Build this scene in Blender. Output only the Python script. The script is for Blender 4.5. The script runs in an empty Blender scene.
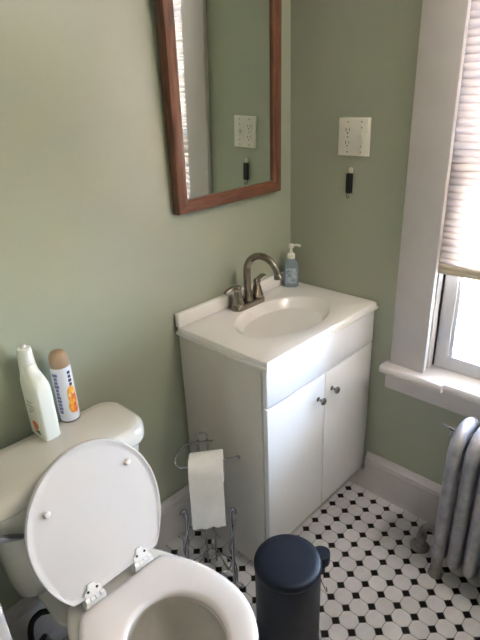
import bpy, bmesh, math, random
from mathutils import Vector, Matrix
random.seed(7)
PI = math.pi
sc = bpy.context.scene
col = sc.collection

# ---------------------------------------------------------------- camera
CAM = Vector((-1.5611, -1.25, 1.5447))
YAW, PIT, ROL, FPX = math.radians(-45.06), math.radians(-23.60), math.radians(-2.478), 502.44
FW = Vector((-math.sin(YAW)*math.cos(PIT), math.cos(YAW)*math.cos(PIT), math.sin(PIT)))
RT0 = Vector((math.cos(YAW), math.sin(YAW), 0)); UP0 = RT0.cross(FW)
RT = RT0*math.cos(ROL) + UP0*math.sin(ROL); UP = UP0*math.cos(ROL) - RT0*math.sin(ROL)
cd = bpy.data.cameras.new('camera'); cam = bpy.data.objects.new('camera', cd); col.objects.link(cam)
cd.sensor_fit = 'VERTICAL'; cd.sensor_height = 36; cd.lens = FPX/640*36
cd.clip_start = .02; cd.clip_end = 200
cam.matrix_world = Matrix(((RT.x, UP.x, -FW.x, CAM.x), (RT.y, UP.y, -FW.y, CAM.y), (RT.z, UP.z, -FW.z, CAM.z), (0, 0, 0, 1)))
sc.camera = cam
def to_pixel(v):
    d = Vector(v) - CAM; k = d.dot(FW)
    return (240 + FPX*d.dot(RT)/k, 320 - FPX*d.dot(UP)/k, k) if k > .05 else (-999, -999, k)

# ---------------------------------------------------------------- world, daylight
SKY_STRENGTH = 19.0
w = bpy.data.worlds.new('world'); sc.world = w; w.use_nodes = True
wn = w.node_tree.nodes; wn.clear()
wo = wn.new('ShaderNodeOutputWorld'); wb = wn.new('ShaderNodeBackground')
wb.inputs['Color'].default_value = (.58, .75, 1.0, 1); wb.inputs['Strength'].default_value = SKY_STRENGTH
w.node_tree.links.new(wb.outputs[0], wo.inputs[0])
sl = bpy.data.lights.new('sun', 'SUN'); sl.energy = 150.0; sl.color = (1, .88, .74); sl.angle = .01
so = bpy.data.objects.new('sun', sl); col.objects.link(so); so.rotation_euler = Vector((.62, -.35, -.70)).to_track_quat('-Z', 'Y').to_euler(); so.location = (-6, 4, 8)
# light portal in the window opening (only steers sky sampling, gives no light itself)
pl = bpy.data.lights.new('window_portal', 'AREA'); pl.shape = 'RECTANGLE'; pl.size = 1.42; pl.size_y = .78
pl.cycles.is_portal = True
po = bpy.data.objects.new('window_portal', pl); col.objects.link(po)
po.location = (.17, -1.0, 1.34); po.rotation_euler = (0, PI/2, 0)

# ---------------------------------------------------------------- exposure
sc.view_settings.view_transform = 'Standard'; sc.view_settings.look = 'None'
sc.view_settings.exposure = 1.95; sc.view_settings.gamma = 1; sc.view_settings.use_curve_mapping = False

# ---------------------------------------------------------------- materials
def srgb(r, g, b):
    f = lambda c: (c/255/12.92) if c/255 <= .04045 else ((c/255+.055)/1.055)**2.4
    return (f(r), f(g), f(b), 1)
def mat(name, c, rough=.5, metal=0., noise=0., scale=40., bump=0., bscale=200., spec=.5, coat=0., c2=None, rvar=0., trans=0., ior=1.45, aniso=None):
    m = bpy.data.materials.new(name); m.use_nodes = True
    nt = m.node_tree; b = nt.nodes['Principled BSDF']
    b.inputs['Base Color'].default_value = c; b.inputs['Roughness'].default_value = rough
    b.inputs['Metallic'].default_value = metal; b.inputs['Specular IOR Level'].default_value = spec
    b.inputs['Coat Weight'].default_value = coat; b.inputs['Coat Roughness'].default_value = .08
    b.inputs['Transmission Weight'].default_value = trans; b.inputs['IOR'].default_value = ior
    if noise or c2 or bump or rvar:
        tc = nt.nodes.new('ShaderNodeTexCoord'); mp = nt.nodes.new('ShaderNodeMapping')
        nt.links.new(tc.outputs['Object'], mp.inputs[0])
        if aniso: mp.inputs['Scale'].default_value = aniso
        nz = nt.nodes.new('ShaderNodeTexNoise'); nz.inputs['Scale'].default_value = scale; nz.inputs['Detail'].default_value = 5
        nt.links.new(mp.outputs[0], nz.inputs['Vector'])
        if noise or c2:
            mx = nt.nodes.new('ShaderNodeMix'); mx.data_type = 'RGBA'
            cc = c2 or tuple(x*(1-noise) for x in c[:3]) + (1,)
            mx.inputs[6].default_value = c; mx.inputs[7].default_value = cc
            rp = nt.nodes.new('ShaderNodeMapRange'); rp.inputs[1].default_value = .35; rp.inputs[2].default_value = .68
            nt.links.new(nz.outputs[0], rp.inputs[0]); nt.links.new(rp.outputs[0], mx.inputs[0])
            nt.links.new(mx.outputs[2], b.inputs['Base Color'])
        if rvar:
            rr = nt.nodes.new('ShaderNodeMapRange'); rr.inputs[3].default_value = rough-rvar; rr.inputs[4].default_value = rough+rvar
            nt.links.new(nz.outputs[0], rr.inputs[0]); nt.links.new(rr.outputs[0], b.inputs['Roughness'])
        if bump:
            n2 = nt.nodes.new('ShaderNodeTexNoise'); n2.inputs['Scale'].default_value = bscale; n2.inputs['Detail'].default_value = 3
            nt.links.new(mp.outputs[0], n2.inputs['Vector'])
            bp = nt.nodes.new('ShaderNodeBump'); bp.inputs['Strength'].default_value = bump; bp.inputs['Distance'].default_value = .002
            nt.links.new(n2.outputs[0], bp.inputs['Height']); nt.links.new(bp.outputs[0], b.inputs['Normal'])
    return m
M = {}
M['green'] = mat('sage_green_wall_paint', srgb(170, 174, 153), .3, noise=.04, scale=3, bump=.10, bscale=60, spec=.9, coat=.5)
M['green'].node_tree.nodes['Principled BSDF'].inputs['Coat Roughness'].default_value = .2
M['ceil'] = mat('ceiling_white', srgb(232, 230, 224), .8, noise=.03, scale=4, bump=.1)
M['trim'] = mat('white_trim_paint', srgb(214, 207, 206), .42, noise=.06, scale=9, bump=.15, bscale=45)
M['chip'] = mat('worn_trim_paint', srgb(214, 208, 204), .5, c2=srgb(150, 140, 128), scale=45, bump=.2)
M['octa'] = mat('white_glazed_tile', srgb(208, 204, 205), .28, noise=.07, scale=25, rvar=.08)
M['dot'] = mat('black_glazed_tile', srgb(26, 24, 25), .25, noise=.2, scale=30)
M['grout'] = mat('grey_grout', srgb(122, 117, 110), .9, c2=srgb(88, 84, 80), scale=14, bump=.4)
M['cab'] = mat('white_cabinet_foil', srgb(232, 230, 232), .38, noise=.02, scale=5)
M['cabside'] = mat('cabinet_side_darker', srgb(212, 206, 196), .45, noise=.03, scale=6)  # visible left side panel, set darker and warmer than the doors
M['cabedge'] = mat('cabinet_edge', srgb(200, 196, 190), .5, noise=.06, scale=20)
M['marble'] = mat('cultured_marble', srgb(240, 235, 231), .2, noise=.02, scale=6, coat=.2)
M['china'] = mat('vitreous_china', srgb(216, 209, 198), .12, noise=.02, scale=3, coat=.4)
M['seat'] = mat('white_seat_plastic', srgb(212, 203, 197), .22, noise=.015, scale=4)
M['plastic'] = mat('white_plastic', srgb(238, 234, 222), .35, noise=.02, scale=12)
M['ivory'] = mat('ivory_plate_plastic', srgb(232, 226, 214), .35, noise=.02, scale=12)
M['slot'] = mat('dark_slot', srgb(46, 40, 36), .6, noise=.2)
M['screw'] = mat('screw_metal', srgb(150, 145, 138), .35, metal=.9, noise=.1)
M['nickel'] = mat('brushed_nickel', srgb(152, 142, 132), .27, metal=1, noise=.04, scale=300)
M['chrome'] = mat('chrome', srgb(185, 185, 190), .08, metal=1, noise=.05, scale=60)
M['knob'] = mat('smoky_chrome_knob', srgb(165, 162, 162), .14, metal=1, noise=.1)
M['wood'] = mat('mahogany_frame', srgb(126, 78, 56), .32, c2=srgb(98, 56, 40), scale=22, bump=.15, aniso=(4, 4, .5), coat=.25)
M['woodh'] = mat('mahogany_frame_rail', srgb(126, 78, 56), .32, c2=srgb(98, 56, 40), scale=22, bump=.15, aniso=(.5, 4, 4), coat=.25)
M['mirror'] = mat('silvered_glass', srgb(226, 232, 226), .012, metal=1, noise=.01, scale=3)
M['black'] = mat('black_matte_plastic', srgb(24, 24, 28), .5, noise=.15, scale=60)
M['bin'] = mat('navy_black_enamel', srgb(13, 17, 28), .45, noise=.12, scale=30, rvar=.06, spec=.3)
M['hose'] = mat('black_rubber_hose', srgb(14, 14, 15), .45, noise=.2, scale=120)
M['paper'] = mat('tissue_paper', srgb(240, 236, 232), .92, noise=.03, scale=60, bump=.5, bscale=260)
M['card'] = mat('cardboard_core', srgb(168, 138, 104), .9, noise=.12, scale=80)
M['iron'] = mat('aluminium_radiator_paint', srgb(178, 176, 184), .42, metal=.4, c2=srgb(152, 150, 158), scale=28, bump=.35, bscale=70)
M['ironf'] = mat('aluminium_paint_worn', srgb(158, 154, 152), .45, metal=.4, c2=srgb(120, 114, 110), scale=25, bump=.4, bscale=90)
M['tan'] = mat('tan_plastic_cap', srgb(178, 148, 118), .3, noise=.05)
M['can'] = mat('white_printed_can', srgb(236, 234, 238), .25, noise=.02, scale=10)
M['violet'] = mat('violet_print', srgb(128, 122, 158), .4, noise=.1)
M['navy'] = mat('navy_print', srgb(52, 54, 92), .4, noise=.1)
M['orange'] = mat('orange_print', srgb(232, 142, 40), .4, c2=srgb(246, 186, 76), scale=70)
M['redor'] = mat('red_orange_print', srgb(206, 88, 40), .4, c2=srgb(236, 134, 60), scale=90)
M['leaf'] = mat('green_print', srgb(74, 134, 58), .4, noise=.25, scale=60)
M['greyp'] = mat('grey_green_print', srgb(176, 182, 160), .4, noise=.1)
M['rim'] = mat('tin_rim', srgb(120, 116, 112), .3, metal=.9, noise=.1)
M['bottle'] = mat('white_bottle_plastic', srgb(240, 238, 226), .3, noise=.015)
M['soapl'] = mat('soap_label', srgb(206, 214, 220), .4, c2=srgb(126, 146, 164), scale=60)
M['soap'] = mat('clear_blue_soap', srgb(196, 214, 224), .1, noise=.06, scale=30, trans=.55, ior=1.33)
M['water'] = mat('toilet_water', srgb(190, 196, 190), .03, noise=.02, trans=.9, ior=1.33)
M['rail'] = mat('shade_rail', srgb(214, 200, 184), .5, noise=.05)
M['sashp'] = mat('sash_vinyl', srgb(222, 222, 228), .35, noise=.03, scale=8)
M['dark'] = mat('dark_gap', srgb(60, 52, 46), .8, noise=.2)
M['paving'] = mat('pale_concrete', srgb(226, 220, 212), .9, c2=srgb(196, 180, 162), scale=.7)
M['hallwall'] = mat('hall_cream_paint', srgb(150, 140, 126), .7, noise=.03, scale=4)
M['hallfloor'] = mat('hall_oak_floor', srgb(150, 108, 70), .4, c2=srgb(118, 80, 50), scale=9, aniso=(1, 8, 1))
M['hingep'] = mat('white_hinge_plastic', srgb(236, 228, 220), .4, noise=.03)
# pleated shade fabric : diffuse + translucent
def fabric():
    m = bpy.data.materials.new('pleated_shade_fabric'); m.use_nodes = True; nt = m.node_tree; nt.nodes.clear()
    o = nt.nodes.new('ShaderNodeOutputMaterial'); d = nt.nodes.new('ShaderNodeBsdfDiffuse'); t = nt.nodes.new('ShaderNodeBsdfTranslucent')
    x = nt.nodes.new('ShaderNodeMixShader'); nz = nt.nodes.new('ShaderNodeTexNoise'); nz.inputs['Scale'].default_value = 160
    rp = nt.nodes.new('ShaderNodeMapRange'); rp.inputs[3].default_value = .46; rp.inputs[4].default_value = .54
    d.inputs[0].default_value = srgb(238, 228, 222); t.inputs[0].default_value = srgb(128, 116, 112)
    nt.links.new(nz.outputs[0], rp.inputs[0]); nt.links.new(rp.outputs[0], x.inputs[0])
    nt.links.new(d.outputs[0], x.inputs[1]); nt.links.new(t.outputs[0], x.inputs[2]); nt.links.new(x.outputs[0], o.inputs[0]); return m
M['fabric'] = fabric()
def glass():
    m = bpy.data.materials.new('window_glass'); m.use_nodes = True; nt = m.node_tree; nt.nodes.clear()
    o = nt.nodes.new('ShaderNodeOutputMaterial'); t = nt.nodes.new('ShaderNodeBsdfTransparent'); g = nt.nodes.new('ShaderNodeBsdfGlossy')
    x = nt.nodes.new('ShaderNodeMixShader'); f = nt.nodes.new('ShaderNodeFresnel'); f.inputs[0].default_value = 1.45
    t.inputs[0].default_value = (.95, .97, .97, 1); g.inputs['Roughness'].default_value = .02
    nt.links.new(f.outputs[0], x.inputs[0]); nt.links.new(t.outputs[0], x.inputs[1]); nt.links.new(g.outputs[0], x.inputs[2]); nt.links.new(x.outputs[0], o.inputs[0]); return m
M['glass'] = glass()
def fillglow(nm, c, st):
    m = bpy.data.materials.new(nm); m.use_nodes = True; b = m.node_tree.nodes['Principled BSDF']
    b.inputs['Base Color'].default_value = (.9, .85, .75, 1); b.inputs['Emission Color'].default_value = c; b.inputs['Emission Strength'].default_value = st
    return m
HALL_FILL = 1.0  # strength of the made-up hallway fill lamp
M['lamp'] = fillglow('hall_fill_glow', (1, .84, .68, 1), HALL_FILL)
BATH_FILL = 21.0  # strength of the made-up bathroom fill lamp
M['fill_lamp2'] = fillglow('bath_fill_glow', (1, .93, .88, 1), BATH_FILL)

# ---------------------------------------------------------------- mesh helpers
def box(bm, x0, x1, y0, y1, z0, z1, bev=0., seg=2):
    r = bmesh.ops.create_cube(bm, size=1, matrix=Matrix.Translation(((x0+x1)/2, (y0+y1)/2, (z0+z1)/2)) @ Matrix.Diagonal((abs(x1-x0), abs(y1-y0), abs(z1-z0), 1)))
    if bev:
        es = list({e for v in r['verts'] for e in v.link_edges})
        bmesh.ops.bevel(bm, geom=es, offset=bev, segments=seg, affect='EDGES', profile=.5)
    return bm
def B(*a, **k): return box(bmesh.new(), *a, **k)
def loft(bm, rings, cap0=True, cap1=True):
    vs = [[bm.verts.new(p) for p in r] for r in rings]; n = len(vs[0])
    for a, b in zip(vs, vs[1:]):
        for i in range(n): bm.faces.new((a[i], a[(i+1) % n], b[(i+1) % n], b[i]))
    if cap0: bm.faces.new(vs[0][::-1])
    if cap1: bm.faces.new(vs[-1])
    return bm
def lathe(bm, prof, c=(0, 0), n=24, ax=None):
    """prof: list of (r, z) from bottom to top, around the vertical through c, or around axis matrix ax"""
    rings = []
    for r, z in prof:
        ring = [Vector((max(r, 1e-4)*math.cos(2*PI*i/n), max(r, 1e-4)*math.sin(2*PI*i/n), z)) for i in range(n)]
        ring = [(ax @ p) if ax else Vector((p.x+c[0], p.y+c[1], p.z)) for p in ring]
        rings.append(ring)
    return loft(bm, rings)
def axis(p, d):
    d = Vector(d).normalized(); return Matrix.Translation(Vector(p)) @ d.to_track_quat('Z', 'Y').to_matrix().to_4x4()
def tube(bm, pts, r, n=10, caps=True, flat=None, closed=False):
    """tube along pts, r a number or list; flat=(su, sv) squashes the section"""
    pts = [Vector(p) for p in pts]; m = len(pts); rings = []
    nrm = None
    for i, p in enumerate(pts):
        if closed: t = (pts[(i+1) % m]-pts[i-1]).normalized()
        else: t = (pts[min(i+1, m-1)]-pts[max(i-1, 0)]).normalized()
        if nrm is None:
            nrm = Vector((0, 0, 1)) if abs(t.z) < .9 else Vector((1, 0, 0))
        nrm = (nrm - t*nrm.dot(t)).normalized(); bn = t.cross(nrm)
        rr = r[i] if isinstance(r, (list, tuple)) else r
        su, sv = flat if flat else (1, 1)
        rings.append([p + nrm*(rr*su*math.cos(2*PI*k/n)) + bn*(rr*sv*math.sin(2*PI*k/n)) for k in range(n)])
    if closed:
        rings.append(rings[0]); 
        vs = [[bm.verts.new(p) for p in q] for q in rings[:-1]]
        for i in range(m):
            a, b = vs[i], vs[(i+1) % m]
            for k in range(n): bm.faces.new((a[k], a[(k+1) % n], b[(k+1) % n], b[k]))
        return bm
    return loft(bm, rings, caps, caps)
def smoothpts(pts, sub=6):
    pts = [Vector(p) for p in pts]; out = []
    for i in range(len(pts)-1):
        p0, p1, p2, p3 = pts[max(i-1, 0)], pts[i], pts[i+1], pts[min(i+2, len(pts)-1)]
        for k in range(sub):
            t = k/sub
            out.append(.5*((2*p1)+(p2-p0)*t+(2*p0-5*p1+4*p2-p3)*t*t+(3*p1-p0-3*p2+p3)*t**3))
    out.append(pts[-1]); return out
def rrect(hx, hy, r, n=6):
    o = []
    for cx, cy, a0 in ((hx-r, hy-r, 0), (-hx+r, hy-r, PI/2), (-hx+r, -hy+r, PI), (hx-r, -hy+r, 1.5*PI)):
        for k in range(n+1):
            a = a0+PI/2*k/n; o.append((cx+r*math.cos(a), cy+r*math.sin(a)))
    return o
def ball(bm, c, r, sc3=(1, 1, 1), seg=14):
    bmesh.ops.create_uvsphere(bm, u_segments=seg, v_segments=max(6, seg//2+1), radius=r, matrix=Matrix.Translation(c) @ Matrix.Diagonal((*sc3, 1)))
    return bm
def link(name, bm, m, parent=None, smooth=35, rot=None, mats=None):
    bmesh.ops.recalc_face_normals(bm, faces=bm.faces)
    lim = math.radians(smooth)
    for f in bm.faces: f.smooth = True
    for e in bm.edges:
        if len(e.link_faces) == 2 and e.calc_face_angle(0) > lim: e.smooth = False
    me = bpy.data.meshes.new(name); bm.to_mesh(me); bm.free()
    for mm in (mats or [m]): me.materials.append(mm)
    o = bpy.data.objects.new(name, me); col.objects.link(o)
    if parent is not None:
        base = Vector((0, 0, 0)); p = parent
        L = WORLD.get(parent.name, Vector((0, 0, 0)))
        me.transform(Matrix.Translation(-L)); o.parent = parent; WORLD[o.name] = L
    else: WORLD[o.name] = Vector((0, 0, 0))
    return o
WORLD = {}      # the world offset the children's vertices are taken relative to
def tag(o, label, cat, group=None, kind=None):
    o['label'] = label; o['category'] = cat
    if group: o['group'] = group
    if kind: o['kind'] = kind
    return o
def thing(name, loc, label, cat, group=None, kind=None):
    o = bpy.data.objects.new(name, None); col.objects.link(o); o.empty_display_size = .05
    o.location = loc; WORLD[o.name] = Vector(loc); return tag(o, label, cat, group, kind)
def solo(name, bm, m, label, cat, loc, kind=None, smooth=35):
    o = link(name, bm, m, None, smooth); o.data.transform(Matrix.Translation(-Vector(loc))); o.location = loc; WORLD[o.name] = Vector(loc)
    return tag(o, label, cat, None, kind)

# ================================================================ SETTING
XL, YF, CZ = -1.45, -2.05, 2.45       # door wall, far wall behind the camera, ceiling
HB, TB = .184, .022
VH, VD = .854, .412
# window opening in wall_right
WY0, WY1, WZ0, WZ1 = -1.404, -.596, .60, 2.08
# door opening in wall_left
DY0, DY1, DZ1 = -1.37, -.450, 2.03
WT = .16
solo('wall_back', B(XL-.12, WT, 0, .1, -.01, CZ), M['green'], 'sage green painted wall behind the toilet, mirror and vanity', 'wall', (0, .05, 0), 'structure')
bm = bmesh.new()
box(bm, 0, WT, WY1, 0, -.01, CZ); box(bm, 0, WT, YF, WY0, -.01, CZ); box(bm, 0, WT, WY0, WY1, -.01, WZ0); box(bm, 0, WT, WY0, WY1, WZ1, CZ)
solo('wall_right', bm, M['green'], 'sage green painted wall with the window and outlet plate', 'wall', (.08, 0, 0), 'structure')
bm = bmesh.new()
box(bm, XL-.12, XL, DY1, 0, -.01, CZ); box(bm, XL-.12, XL, YF, DY0, -.01, CZ); box(bm, XL-.12, XL, DY0, DY1, DZ1, CZ)
solo('wall_left', bm, M['green'], 'sage green wall with the doorway left of the toilet', 'wall', (XL-.06, 0, 0), 'structure')
solo('wall_front', B(XL-.12, WT, YF-.1, YF, -.01, CZ), M['green'], 'sage green wall facing the mirror wall', 'wall', (0, YF-.05, 0), 'structure')
solo('ceiling', B(XL-.12, WT, YF-.1, .1, CZ, CZ+.08), M['ceil'], 'flat white bathroom ceiling', 'ceiling', (-.7, -1, CZ), 'structure')

# ---- floor: grout bed + octagon and dot tiles
floor = solo('floor', B(XL-.12, 0, YF, 0, -.06, -.0016), M['grout'], 'bathroom floor of white octagon tiles with black square dots', 'floor', (0, 0, 0), 'structure')
P0 = .0599; TX, TY = -.0625, -.3687; CUT = P0*.268; G = .0011; TZ = -.004
RX0, RX1, RY0, RY1 = XL-.005, -TB+.002, YF, -TB+.002
def clip(poly):
    for ax, lim, sgn in ((0, RX0, 1), (0, RX1, -1), (1, RY0, 1), (1, RY1, -1)):
        out = []
        for i in range(len(poly)):
            a, b = poly[i], poly[(i+1) % len(poly)]
            da, db = (a[ax]-lim)*sgn, (b[ax]-lim)*sgn
            if da >= 0: out.append(a)
            if (da >= 0) != (db >= 0):
                t = da/(da-db); out.append((a[0]+(b[0]-a[0])*t, a[1]+(b[1]-a[1])*t))
        poly = out
        if len(poly) < 3: return None
    return poly
h = P0/2-G; k = h-CUT+G*.4
OCT = [(h, -k), (h, k), (k, h), (-k, h), (-h, k), (-h, -k), (-k, -h), (k, -h)]
d = CUT-G*1.3
DOT = [(d, 0), (0, d), (-d, 0), (0, -d)]
def tile_bm(bm, poly, c=(0, 0), dz=0., inset=.0011):
    cx = sum(p[0] for p in poly)/len(poly); cy = sum(p[1] for p in poly)/len(poly)
    def sh(p, s):
        L = math.hypot(p[0]-cx, p[1]-cy); f = max(0, (L-s)/L) if L > 0 else 0
        return (cx+(p[0]-cx)*f, cy+(p[1]-cy)*f)
    r0 = [(p[0]+c[0], p[1]+c[1], TZ) for p in poly]
    r1 = [(p[0]+c[0], p[1]+c[1], -.0009+dz) for p in poly]
    r2 = [(*(Vector(sh(p, inset))+Vector(c)), dz) for p in poly]
    return loft(bm, [r0, r1, r2], False, True)
def tilemesh(name, poly, m, dz=0):
    bm = bmesh.new(); tile_bm(bm, poly, (0, 0), dz); bmesh.ops.recalc_face_normals(bm, faces=bm.faces)
    if bm.faces: 
        me = bpy.data.meshes.new(name); bm.to_mesh(me); bm.free(); me.materials.append(m); return me
oct_me = [tilemesh('octagon_tile', OCT, M['octa'], z) for z in (0, .0003, -.0003)]
dot_me = [tilemesh('dot_tile', DOT, M['dot'], z) for z in (0, .0003, -.0004)]
tiles = {'o': [], 'd': []}
ni, nj = range(-3, 27), range(-8, 32)
for i in ni:
    for j in nj:
        for kind, poly, off in (('o', OCT, .5), ('d', DOT, 0)):
            c = (TX-(i+off)*P0, TY-(j+off)*P0)
            if not (RX0-.04 < c[0] < RX1+.04 and RY0-.04 < c[1] < RY1+.04): continue
            wp = [(c[0]+p[0], c[1]+p[1]) for p in poly]; cp = clip(wp)
            if not cp: continue
            whole = len(cp) == len(wp) and all(abs(a[0]-b[0])+abs(a[1]-b[1]) < 1e-6 for a, b in zip(cp, wp))
            px = to_pixel((c[0], c[1], 0))
            hidden = (c[0] > -.60 and c[1] > -.34) or (-1.23 < c[0] < -1.06 and c[1] > -.5) or (math.hypot(c[0]+.757, c[1]+.598) < .085)
            inv = -6 < px[0] < 486 and -6 < px[1] < 648 and not hidden
            tiles[kind].append((px[2] if inv else 99, c, cp, whole))
for kind, mes, m, nm in (('o', oct_me, M['octa'], 'octagon_tile'), ('d', dot_me, M['dot'], 'dot_tile')):
    L = sorted(tiles[kind], key=lambda t: t[0]); rest = bmesh.new(); cnt = 0
    for dep, c, cp, whole in L:
        if dep < 99 and cnt < 300:
            cnt += 1
            if whole: me = random.choice(mes)
            else:
                lp = [(p[0]-c[0], p[1]-c[1]) for p in cp]; me = tilemesh(nm, lp, m)
            o = bpy.data.objects.new(nm, me); col.objects.link(o); o.parent = floor; o.location = (c[0], c[1], 0)
        else:
            tile_bm(rest, cp)
    o = link(nm + '_field', rest, m, floor, 20); o['kind'] = 'stuff'
# ---- baseboards
def baseboard(name, x0, x1, y0, y1, wall, label):
    """wall: 'b' (along x, face to -y) or 'r'/'l' (along y)"""
    t = thing(name, ((x0+x1)/2, (y0+y1)/2, 0), label, 'baseboard', None, 'structure')
    def run(prof, nm):
        bm = bmesh.new(); ends = (x0, x1) if wall == 'b' else (y0, y1); rings = []
        for e in ends:
            if wall == 'b': rings.append([(e, -a, z) for a, z in prof])
            elif wall == 'r': rings.append([(-a, e, z) for a, z in prof])
            else: rings.append([(XL+a, e, z) for a, z in prof])
        loft(bm, rings); link(nm, bm, M['trim'], t, 30)
    run([(0, -.001), (TB, -.001), (TB, .148), (.019, .151), (0, .151)], 'board')
    run([(0, .1515), (.0195, .1515), (.021, .156), (.0195, .163), (.013, .170), (.010, .178), (.008, HB), (0, HB)], 'cap_moulding')
    return t
baseboard('baseboard_back', XL, -.615, 0, 0, 'b', 'white baseboard on the wall behind toilet and paper stand')
bbr = baseboard('baseboard_right', 0, 0, -VD-.003, YF, 'r', 'tall white baseboard under the window behind the radiator')
link('toe_board', B(-TB, 0, -VD-.0028, -.348, -.001, .094), M['trim'], bbr)
baseboard('baseboard_left', XL, XL, 0, DY1+.11, 'l', 'short white baseboard beside the doorway')

# ---- window
win = thing('window_1', (0, -1.0, WZ0), 'white double-hung window with wide painted casing and stool', 'window', None, 'structure')
CI, CO = -.615, -.485
def casing(nm, y0, y1, z0, z1):
    return link(nm, B(-.022, 0, y0, y1, z0, z1, bev=.003), M['trim'], win)
casing('casing', CI, CO, .6352, 2.20); casing('casing', -1.385-.13, -1.385, .6352, 2.20)
casing('head_casing', -1.385-.15, CO+.02, 2.2005, 2.33)
for y0, y1 in ((-.5965, -.612), (-1.4035, -1.388)):      # stop bead at casing edge
    link('stop_bead', B(.0185, .052, min(y0, y1), max(y0, y1), .637, 2.07, bev=.003), M['trim'], win)
    link('jamb_track', B(.0525, .155, min(y0, y1)+.004, max(y0, y1)-.001, .63, 2.07, bev=.001), M['chip'], win)
bm = bmesh.new()   # stool: moulded nosing, wider at the near end of the break
def stool_seg(y0, y1, nose):
    prof = [(.14, .607), (nose+.006, .607), (nose, .613), (nose-.001, .622), (nose+.002, .630), (nose+.008, .6345), (.14, .6345)]
    loft(bm, [[(x, y, z) for x, z in prof] for y in (y0, y1)])
bm2 = bmesh.new()
stool_seg(-.700, -.468, -.066); stool_seg(-1.535, -.7002, -.050)
link('stool', bm, M['trim'], win)
bm = bmesh.new(); box(bm, -.024, 0, -1.52, -.474, .529, .6065, bev=.002); link('apron', bm, M['trim'], win)
link('head_jamb', B(.0, .155, WY0, WY1, 2.06, 2.08), M['trim'], win)
def sash(nm, x0, z0, z1, rb, rt):
    s = link(nm, B(x0, x0+.034, -1.3835, -1.338, z0, z1, bev=.003), M['sashp'], win)    # far stile carries the rest
    link('stile', B(x0, x0+.034, -.661, -.6165, z0, z1, bev=.003), M['sashp'], s)
    link('bottom_rail', B(x0+.001, x0+.033, -1.340, -.659, z0, z0+rb, bev=.003), M['sashp'], s)
    link('top_rail', B(x0+.001, x0+.033, -1.340, -.659, z1-rt, z1, bev=.003), M['sashp'], s)
    link('glazing_bead', B(x0+.008, x0+.026, -.672, -.659, z0+rb-.002, z1-rt+.002, bev=.002), M['sashp'], s)
    link('pane', B(x0+.015, x0+.019, -1.342, -.657, z0+rb-.004, z1-rt+.004), M['glass'], s)
sash('lower_sash', .058, .6355, 1.37, .052, .035)
sash('upper_sash', .098, 1.335, 2.058, .035, .045)
link('sash_gap_shade', B(.0535, .0575, -.6162, -.6125, .64, 1.36), M['dark'], win)  # solid dark strip standing in for the shade between bead and sash
link('parting_strip', B(.0925, .0975, -.632, -.6085, .64, 2.05), M['dark'], win)
link('outer_sill', B(.1405, .22, WY0+.004, WY1-.004, .585, .622, bev=.003), M['chip'], win)
# pleated shade
shade = thing('pleated_shade', (.006, -1.0, 1.0), 'cream pleated window shade pulled halfway down over the glass', 'window shade')
bm = bmesh.new(); z = 1.034; zs = []; i = 0
rows = []
while z < 2.034:
    for f_, xo in ((0, .0045), (.12, .0005), (.3, -.0025), (.5, -.0035), (.7, -.0025), (.88, .0005)):
        rows.append([bm.verts.new((.006+xo, y, z+f_*.0208)) for y in (-1.398, -.599)])
    z += .0208
for a, b in zip(rows, rows[1:]): bm.faces.new((a[0], a[1], b[1], b[0]))
link('pleated_fabric', bm, M['fabric'], shade, 50)
link('bottom_rail', B(-.008, .018, -1.398, -.599, 1.004, 1.019, bev=.004), M['rail'], shade)
link('rail_cap', B(-.005, .015, -1.398, -.599, 1.0195, 1.034, bev=.004), M['rail'], shade)
link('head_rail', B(-.010, .016, -1.398, -.599, 2.036, 2.058, bev=.003), M['rail'], shade)

# ---- doorway
dr = thing('door_1', (XL, DY1, 0), 'white painted door casing and jamb at the left edge', 'door frame', None, 'structure')
link('jamb', B(XL-.121, XL+.001, DY1-.018, DY1-.0005, 0, DZ1, bev=.002), M['trim'], dr)
link('jamb', B(XL-.121, XL+.001, DY0+.0005, DY0+.018, 0, DZ1, bev=.002), M['trim'], dr)
link('head_jamb', B(XL-.121, XL+.001, DY0+.018, DY1-.018, DZ1-.018, DZ1-.0005, bev=.002), M['trim'], dr)
link('casing', B(XL+.0005, XL+.02, DY1-.012, DY1+.10, 0, DZ1+.1, bev=.003), M['trim'], dr)
link('casing', B(XL+.0005, XL+.02, DY0-.10, DY0+.012, 0, DZ1+.1, bev=.003), M['trim'], dr)
link('head_casing', B(XL+.0005, XL+.02, DY0+.0125, DY1-.0125, DZ1-.012, DZ1+.1, bev=.003), M['trim'], dr)
link('threshold', B(XL-.121, XL-.004, DY0+.018, DY1-.018, -.001, .012, bev=.004), M['chip'], dr)
# ---- hallway outside the doorway
HX = XL-.12
solo('floor_hall', B(HX-1.3, HX, -2.6, .5, -.06, 0), M['hallfloor'], 'oak hallway floor outside the doorway', 'floor', (HX-.6, -1, 0), 'structure')
solo('wall_hall', B(HX-1.4, HX-1.3, -2.6, .5, 0, CZ), M['hallwall'], 'cream hallway wall opposite the doorway', 'wall', (HX-1.35, -1, 0), 'structure')
bm = bmesh.new(); box(bm, HX-1.3, HX, .5, .6, 0, CZ); box(bm, HX-1.3, HX, -2.7, -2.6, 0, CZ); box(bm, HX, HX+.02, .1, .5, 0, CZ); box(bm, HX, HX+.02, -2.6, YF-.1, 0, CZ)
solo('wall_hall_ends', bm, M['hallwall'], 'cream walls closing the hallway ends', 'wall', (HX-.6, 0, 0), 'structure')
solo('ceiling_hall', B(HX-1.4, HX+.02, -2.7, .6, CZ, CZ+.08), M['ceil'], 'white hallway ceiling', 'ceiling', (HX-.6, -1, CZ), 'structure')
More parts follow.
